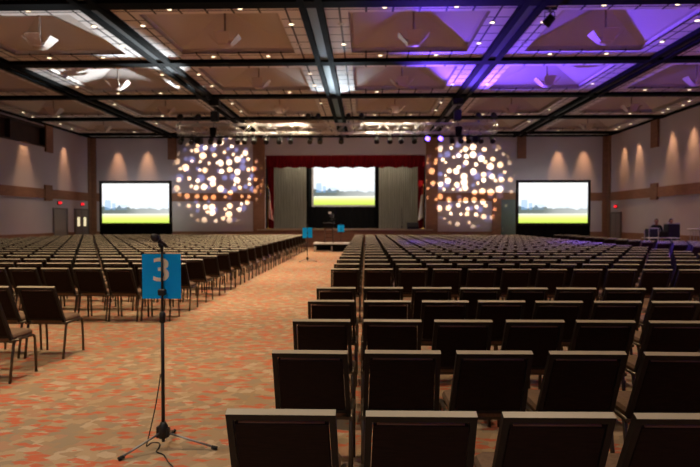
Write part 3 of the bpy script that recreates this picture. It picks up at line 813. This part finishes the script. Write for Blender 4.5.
for n, p in enumerate(upper):
    loc = (tx(p), TY - .19, TZ + .52); lab = 'stage lamp standing on top of the truss, %s from its exit-door end' % ORD[n + 1]
    if pu is None: pu = par_master('stage_lamp', loc, lab, M['lens'], 'lamps on top of the truss', (0, .9, .25), True)
    else: dup(pu, loc, lab)
# two fixed effect projectors that throw the spots of light
for x, lab in ((-7.35, 'effect projector near the exit-door end of the truss'), (4.75, 'effect projector near the rack-side end of the truss')):
    r = empty('effect_projector', (x, TY + .35, TZ - .45), lab, 'stage lamp', 'effect projectors on the truss')
    MB().box(-.13, .13, -.25, .2, -.13, .13, bev=.03).build('housing', M['black'], r)
    MB().tube([(0, .2, 0), (0, .34, -.02)], [.08, .09], 12).build('lens_barrel', M['black'], r)
    MB().bar((-.15, 0, 0), (-.15, 0, .25), .01, .04, (0, 1, 0)).bar((.15, 0, 0), (.15, 0, .25), .01, .04, (0, 1, 0)).bar((-.155, 0, .25), (.155, 0, .25), .04, .01).bar((0, 0, .25), (0, -.18, .28), .04, .03).build('yoke', M['black'], r)
# lamp clamped to the ceiling beam near the camera
r = par_master('stage_lamp', (4.62, 14.45, ZC - .32), 'black lamp clamped to the ceiling beam, far ahead of the truss', M['lens'], None, (-.6, .5, -.7))
MB().box(-.42, .18, -.02, .04, .26, .32).build('bracket', M['black'], r)

# ------------------------------------------------------------------ technicians' corner by the right wall
r = empty('equipment_rack', (13.02, 24.4, 0), 'tall black equipment rack beside the two technicians', 'rack')
MB().box(-.25, .25, -.2, .2, .08, 1.5, bev=.02).build('cabinet', M['black'], r)
for z in (.15, .42, .69, .96, 1.23):
    MB().box(-.22, .22, -.225, -.195, z, z + .22).build('rack_unit', M['rack'], r)
MB().box(-.26, .26, -.21, .21, 1.5, 1.53).build('lid', M['steel'], r)
for sx in (-1, 1):
    for sy in (-1, 1): MB().tube([(sx * .18 - .02, sy * .14, .045), (sx * .18 + .02, sy * .14, .045)], .045, 10).build('caster', M['rubber'], r)
r = empty('road_case', (12.12, 24.3, 0), 'dark road case with pale edges holding a monitor', 'case')
MB().box(-.18, .18, -.19, .19, .05, 1.34, bev=.01).build('body', M['rack'], r)
mb = MB()
for sx in (-1, 1):
    for sy in (-1, 1): mb.box(min(sx * .18, sx * .205), max(sx * .18, sx * .205), min(sy * .18, sy * .205), max(sy * .18, sy * .205), .05, 1.35)
mb.box(-.205, .205, -.205, -.18, 1.31, 1.355).box(-.205, .205, .18, .205, 1.31, 1.355).box(-.205, -.18, -.205, .205, 1.31, 1.355).box(.18, .205, -.205, .205, 1.31, 1.355)
mb.build('edging', M['white'], r)
for sx in (-1, 1):
    for sy in (-1, 1): MB().tube([(sx * .13 - .02, sy * .13, .03), (sx * .13 + .02, sy * .13, .03)], .03, 8).build('caster', M['rubber'], r)
r = empty('folding_table', (12.15, 23.6, 0), 'pale-topped folding table in front of the technicians', 'table')
MB().box(-.65, .65, -.28, .28, .93, .96, bev=.008).build('tabletop', M['paper'], r)
for sx in (-1, 1):
    for sy in (-1, 1): MB().tube([(sx * .58, sy * .22, 0), (sx * .55, sy * .2, .94)], .016, 6).build('leg', M['steel'], r)
r = empty('laptop', (12.2, 23.6, .96), 'open laptop on the pale folding table', 'laptop')
MB().box(-.17, .17, -.12, .12, 0, .02, bev=.004).build('base', M['steel'], r)
s_ = MB().box(-.17, .17, -.008, .008, 0, .23, bev=.003); s_.xf(Matrix.Translation((0, -.12, .02)) @ Matrix.Rotation(R(15), 4, 'X')); s_.build('lid', M['black'], r)
MB().box(-.15, .15, .009, .011, .02, .21).xf(Matrix.Translation((0, -.12, .02)) @ Matrix.Rotation(R(15), 4, 'X')).build('display', M['laptop'], r)
r = empty('side_table', (13.95, 24.3, 0), 'small round pale table on thin legs beside the rack', 'table')
MB().lathe([(.0, 1.25), (.28, 1.25), (.30, 1.27), (.30, 1.30), (.28, 1.32), (.0, 1.32)], 20, caps=False).build('tabletop', M['paper'], r)
for a in (45, 135, 225, 315):
    MB().tube([(.16 * math.cos(R(a)), .16 * math.sin(R(a)), 1.26), (.26 * math.cos(R(a)), .26 * math.sin(R(a)), 0)], .013, 6).build('leg', M['steel'], r)

def person(loc, rz, label, shirt, lean=.12):
    """standing figure bent a little over the equipment; skin-grown body in one mesh"""
    r = empty('person', loc, label, 'person', None, rz)
    V = {}; E = []; RR = {}
    def J(n, p, rad, par=None):
        V[n] = (len(V), Vector(p)); RR[n] = rad
        if par: E.append((V[par][0], V[n][0]))
    L = lean
    J('pelvis', (0, 0, .95), (.15, .11))
    J('waist', (0, .03 + L * .3, 1.10), (.135, .10), 'pelvis')
    J('chest', (0, .03 + L * .75, 1.30), (.155, .115), 'waist')
    J('collar', (0, .02 + L, 1.43), (.10, .08), 'chest')
    for s_, nm in ((-1, 'l'), (1, 'r')):
        J('sh' + nm, (s_ * .17, .02 + L, 1.40), (.065, .065), 'collar')
        J('el' + nm, (s_ * .235, .10 + L, 1.13), (.046, .046), 'sh' + nm)
        J('wr' + nm, (s_ * .17, .33 + L, 1.10), (.030, .030), 'el' + nm)
        J('hip' + nm, (s_ * .09, 0, .88), (.095, .095), 'pelvis')
        J('kn' + nm, (s_ * .10, .02, .48), (.062, .062), 'hip' + nm)
        J('an' + nm, (s_ * .11, -.02, .09), (.042, .042), 'kn' + nm)
        J('toe' + nm, (s_ * .125, .15, .045), (.040, .035), 'an' + nm)
    def skin(name, verts, edges, radii, m, parent, levels=2):
        me = bpy.data.meshes.new(name); me.from_pydata([tuple(v) for v in verts], edges, []); me.update()
        o = bpy.data.objects.new(name, me); COL.objects.link(o); o.parent = parent
        sk = o.modifiers.new('s', 'SKIN'); sk.use_smooth_shade = True
        for i, rad in enumerate(radii): me.skin_vertices[0].data[i].radius = rad
        me.skin_vertices[0].data[0].use_root = True
        ss = o.modifiers.new('d', 'SUBSURF'); ss.levels = levels; ss.render_levels = levels
        me.materials.append(m); return o
    names = sorted(V, key=lambda k: V[k][0])
    skin('body', [V[n][1] for n in names], E, [RR[n] for n in names], shirt, r)
    # neck, head with brow, nose, chin and ears in one mesh
    hc = Vector((0, .05 + L + .03, 1.625))
    hd = MB(); rings = []
    for t in range(13):
        a = -math.pi / 2 + math.pi * t / 12; ring = []
        for j in range(18):
            b = 2 * math.pi * j / 18
            x, y, z = .074 * math.cos(a) * math.cos(b), .094 * math.cos(a) * math.sin(b), .118 * math.sin(a)
            if z < 0: x *= 1 + z * 2.2; y = y * (1 + z * 1.6) + (-z) * .10
            if abs(b - math.pi / 2) < .25 and -.035 < z < .02: y += .022 * (1 - abs(z + .02) / .06)
            ring.append(hc + Vector((x, y, z)))
        rings.append(ring)
    hd.loft(rings, 0, True, True)
    hd.tube([(0, .02 + L, 1.42), (0, .035 + L, 1.50), (0, .05 + L, 1.58)], [.062, .055, .055], 12)
    for s_ in (-1, 1): hd.tube([hc + Vector((s_ * .072, -.01, -.03)), hc + Vector((s_ * .084, -.018, 0)), hc + Vector((s_ * .076, -.012, .025))], [.008, .014, .008], 6)
    head = hd.build('head', M['skin'], r)
    ey = MB()
    for s_ in (-1, 1): ey.lathe([(0, -.007), (.009, 0), (0, .007)], 8, c=(hc.x + s_ * .03, hc.y + .084, hc.z + .005), caps=False)
    ey.build('eyes', M['eye'], r)
    MB().bar(hc + Vector((-.022, .098, -.062)), hc + Vector((.022, .098, -.062)), .008, .008).build('mouth', M['red'], r)
    hr = MB(); rings = []
    for t in range(7):
        a = .05 + (math.pi / 2 - .05) * t / 6; ring = []
        for j in range(18):
            b = 2 * math.pi * j / 18
            front = max(0, math.sin(b)); aa = max(a, .55 * front) if t < 5 else a
            if front < .1 and t == 0: aa = -.35
            ring.append(hc + Vector((.083 * math.cos(aa) * math.cos(b), -.006 + .100 * math.cos(aa) * math.sin(b), .128 * math.sin(aa))))
        rings.append(ring)
    hr.loft(rings, 0, True, True); hr.build('hair', M['hair'], r)
    # hands: palm, four fingers and thumb each
    for s_, nm in ((-1, 'l'), (1, 'r')):
        w = V['wr' + nm][1]; hv = [w, w + Vector((0, .05, -.005)), w + Vector((0, .085, -.01))]
        e = [(0, 1), (1, 2)]; rad = [(.026, .022), (.034, .016), (.036, .014)]
        for f_, (ox, ln) in enumerate(((-.03, .060), (-.010, .072), (.010, .068), (.030, .052))):
            i = len(hv); hv += [w + Vector((ox, .09, -.010)), w + Vector((ox * 1.1, .09 + ln * .55, -.016)), w + Vector((ox * 1.15, .09 + ln, -.034))]
            e += [(2, i), (i, i + 1), (i + 1, i + 2)]; rad += [(.010, .010), (.009, .009), (.007, .007)]
        i = len(hv); hv += [w + Vector((-s_ * .035, .045, -.010)), w + Vector((-s_ * .055, .085, -.022))]
        e += [(1, i), (i, i + 1)]; rad += [(.012, .012), (.009, .009)]
        skin('hand', hv, e, rad, M['skin'], r, 1)
    return r
person((12.82, 25.25, 0), R(150), 'person in black standing between road case and equipment rack', M['shirt'])
person((13.62, 25.7, 0), R(175), 'person in dark grey standing behind the equipment rack', M['greyshirt'], .05)

# ------------------------------------------------------------------ lights
def light(name, typ, loc, energy, col, aim=None, **kw):
    d = bpy.data.lights.new(name, typ); d.energy = energy; d.color = col
    for k, v in kw.items(): setattr(d, k, v)
    o = bpy.data.objects.new(name, d); COL.objects.link(o); o.location = loc
    if aim is not None:
        o.rotation_euler = (Vector(aim) - Vector(loc)).to_track_quat('-Z', 'Y').to_euler()
    return o
WARM = (1, .765, .51)
# house downlights: one source per pair of cans in each bay
for k in range(0, 7):
    for i in range(6):
        cx = (X_LINES[i] + X_LINES[i + 1]) / 2; cy = (Y_LINES[k] + Y_LINES[k + 1]) / 2
        e = {0: 150, 1: 420, 2: 420, 3: 520, 4: 520, 5: 500, 6: 440}[k]
        if i == 2: e *= 2.8 if k > 1 else 1.4 if k else 3.5
        if i in (0, 5): e *= .7
        if i != 2 and k >= 2: e *= .68
        light('house_light', 'SPOT', (cx + .9, cy - 2.08, ZC - .05), e * (2.1 if k == 0 and i == 2 else 1), (.88, .95, 1) if k == 0 and i == 2 else WARM, (cx + .9, cy - 2.05, 0), spot_size=R(104 if k == 0 and i == 2 else 82), spot_blend=.75, shadow_soft_size=.12)  # aisle spot behind the camera is boosted and cooled to brighten the card
        if k == 6: e *= .2
        light('house_light', 'SPOT', (cx - .9, cy + 2.08, ZC - .05), e, WARM, (cx - .9, cy + 2.05, 0), spot_size=R(82), spot_blend=.75, shadow_soft_size=.12)
# wall washers
WW = (1, .52, .24)
def washer(x, y, dx, dy, e=420):
    light('wall_washer', 'SPOT', (x, y, ZC - .03), e, WW, (x + dx * .30, y + dy * .30, 5.2), spot_size=R(38), spot_blend=1.0, shadow_soft_size=.05)
    o = bpy.data.objects.new('recessed_downlight', dlm); COL.objects.link(o); o.location = (x, y, ZC)
    return o
ws = []
for y in (28.9, 32.8, 34.5): ws.append((washer(XL + .5, y, -1, 0), 'recessed wall-wash downlight lighting the exit-door wall', 'exit-door wall'))
for y in (33.8, 32.0, 28.6, 26.8): ws.append((washer(XR - .5, y, 1, 0), '', 'equipment-side wall'))
for x in (-15.9, -14.0, 12.1, 13.7): ws.append((washer(x, YB - .5, 0, 1), '', 'end wall above %s screen' % ('the exit-door side' if x < 0 else 'the rack-side')))
for x in (-3.3, .6): ws.append((washer(x, YB - .5, 0, 1, 30), '', 'end wall above the stage'))
cnt = {}
for o, _, wl in ws:
    cnt[wl] = cnt.get(wl, 0) + 1
    tag(o, 'recessed downlight washing the %s, %s of its run' % (wl, ORD[cnt[wl]]), 'downlight', 'wall-wash downlights')

# gobo projectors: dots of light made in the lamp itself
def gobo(loc, aim, energy, seed):
    o = light('gobo_projector', 'SPOT', loc, energy, (1, 1, 1), aim, spot_size=R(35), spot_blend=.12, shadow_soft_size=0.012)
    d = o.data; d.use_nodes = True; t = NT(d.node_tree)
    em = [n for n in t.n if n.type == 'EMISSION'][0]
    tc = t.new('ShaderNodeTexCoord'); sp = t.new('ShaderNodeSeparateXYZ'); t.link(tc.outputs['Normal'], sp.inputs[0])
    u = t.math('DIVIDE', sp.outputs[0], sp.outputs[2]); v = t.math('DIVIDE', sp.outputs[1], sp.outputs[2])
    def layer(scale, off, rmin, rvar, keep):
        cb = t.new('ShaderNodeCombineXYZ'); t.link(t.math('ADD', u, off), cb.inputs[0]); t.link(t.math('ADD', v, off * .7), cb.inputs[1])
        vo = t.new('ShaderNodeTexVoronoi'); vo.voronoi_dimensions = '2D'; vo.inputs['Scale'].default_value = scale; vo.inputs['Randomness'].default_value = .78
        t.link(cb.outputs[0], vo.inputs['Vector'])
        sc = t.new('ShaderNodeSeparateColor'); t.link(vo.outputs['Color'], sc.inputs[0])
        rad = t.math('ADD', rmin, t.math('MULTIPLY', t.math('POWER', sc.outputs[0], 1.6), rvar))
        q = t.math('DIVIDE', t.math('SUBTRACT', rad, vo.outputs['Distance']), .15)
        q = t.math('MINIMUM', t.math('MAXIMUM', q, 0), 1)
        q = t.math('MULTIPLY', q, t.math('GREATER_THAN', sc.outputs[1], keep))
        return q, sc.outputs[2]
    A, ca = layer(20.5, seed, .22, .25, .06)
    B, cb_ = layer(17, seed + 3.3, .25, .2, .45)
    rr = t.math('SQRT', t.math('ADD', t.math('MULTIPLY', u, u), t.math('MULTIPLY', v, v)))
    inside = t.math('MINIMUM', t.math('MAXIMUM', t.math('DIVIDE', t.math('SUBTRACT', .275, rr), .07), 0), 1)
    warm = t.mix(ca, (1, .62, .30, 1), (1, .80, .52, 1))
    wm = t.new('ShaderNodeVectorMath', operation='SCALE'); t.link(warm, wm.inputs[0]); t.link(A, wm.inputs['Scale'])
    bl = t.new('ShaderNodeVectorMath', operation='SCALE'); bl.inputs[0].default_value = (.055, .065, .15); t.link(B, bl.inputs['Scale'])
    ad = t.new('ShaderNodeVectorMath', operation='ADD'); t.link(wm.outputs[0], ad.inputs[0]); t.link(bl.outputs[0], ad.inputs[1])
    ad2 = t.new('ShaderNodeVectorMath', operation='ADD'); t.link(ad.outputs[0], ad2.inputs[0]); ad2.inputs[1].default_value = (.014, .010, .012)
    t.link(ad2.outputs[0], em.inputs['Color']); t.link(inside, em.inputs['Strength'])
    return o
gobo((-7.35, TY + .72, TZ - .48), (-9.35, YB, 4.35), 26000, 1.7)
gobo((4.75, TY + .72, TZ - .48), (6.35, YB, 4.2), 26000, 5.1)
# purple and white lamps on the truss
PU = (.145, .06, 1)
light('purple_lamp', 'SPOT', (tx(425) + .05, TY - .65, TZ - .42), 5000, PU, (6.5, 14.5, 7.6), spot_size=R(84), spot_blend=.7, shadow_soft_size=.1)
light('purple_lamp', 'SPOT', (tx(437.7) + .05, TY - .65, TZ - .42), 5000, PU, (11, 16.5, 7.6), spot_size=R(84), spot_blend=.7, shadow_soft_size=.1)
light('purple_lamp', 'SPOT', (tx(450), TY - .65, TZ - .60), 20000, PU, (10.2, 18.5, .5), spot_size=R(40), spot_blend=.6, shadow_soft_size=.1)
light('purple_lamp', 'SPOT', (tx(401), TY - .65, TZ - .60), 1600, PU, (2.6, 20.5, .8), spot_size=R(34), spot_blend=.6, shadow_soft_size=.1)
light('white_lamp', 'SPOT', (-5.3, TY - .55, TZ - .62), 10000, (.85, .95, 1), (-7.75, 17.1, 7.02), spot_size=R(25), spot_blend=.7, shadow_soft_size=.08)
light('white_lamp', 'SPOT', (-1.9, TY - .55, TZ - .62), 11000, (.85, .95, 1), (-10.4, 21.4, 7.3), spot_size=R(17), spot_blend=.7, shadow_soft_size=.08)
light('white_lamp', 'SPOT', (-1.2, TY - .55, TZ + .30), 260, (.7, .88, 1), (-1.3, 22.5, 7.0), spot_size=R(100), spot_blend=.8, shadow_soft_size=.08)
for p in (255, 283, 378, 400):
    light('truss_fill', 'SPOT', (tx(p), TY - 1.1, TZ + .75), 260, (1, .82, .6), (tx(p) + .1, TY, TZ), spot_size=R(95), spot_blend=.7, shadow_soft_size=.05)  # fill spots added clear of the truss to brighten its lattice
# unseen fill light added inside the stage to brighten the curtains
light('curtain_fill', 'AREA', (-1.3, 36.95, 6.35), 150, (1, .85, .68), (-1.3, 37.9, 3), shape='RECTANGLE', size=8, size_y=.3)

w = bpy.data.worlds.new('world'); S.world = w; w.use_nodes = True
w.node_tree.nodes['Background'].inputs[0].default_value = (0.5, .42, .38, 1)
w.node_tree.nodes['Background'].inputs[1].default_value = 0.02

S.view_settings.view_transform = 'Standard'; S.view_settings.look = 'None'; S.view_settings.gamma = 1.0; S.view_settings.use_curve_mapping = False
S.view_settings.exposure = 0.0
S.cycles.use_denoising = True
S.cycles.max_bounces = 6; S.cycles.diffuse_bounces = 4; S.cycles.glossy_bounces = 3
S.cycles.sample_clamp_indirect = 4.0
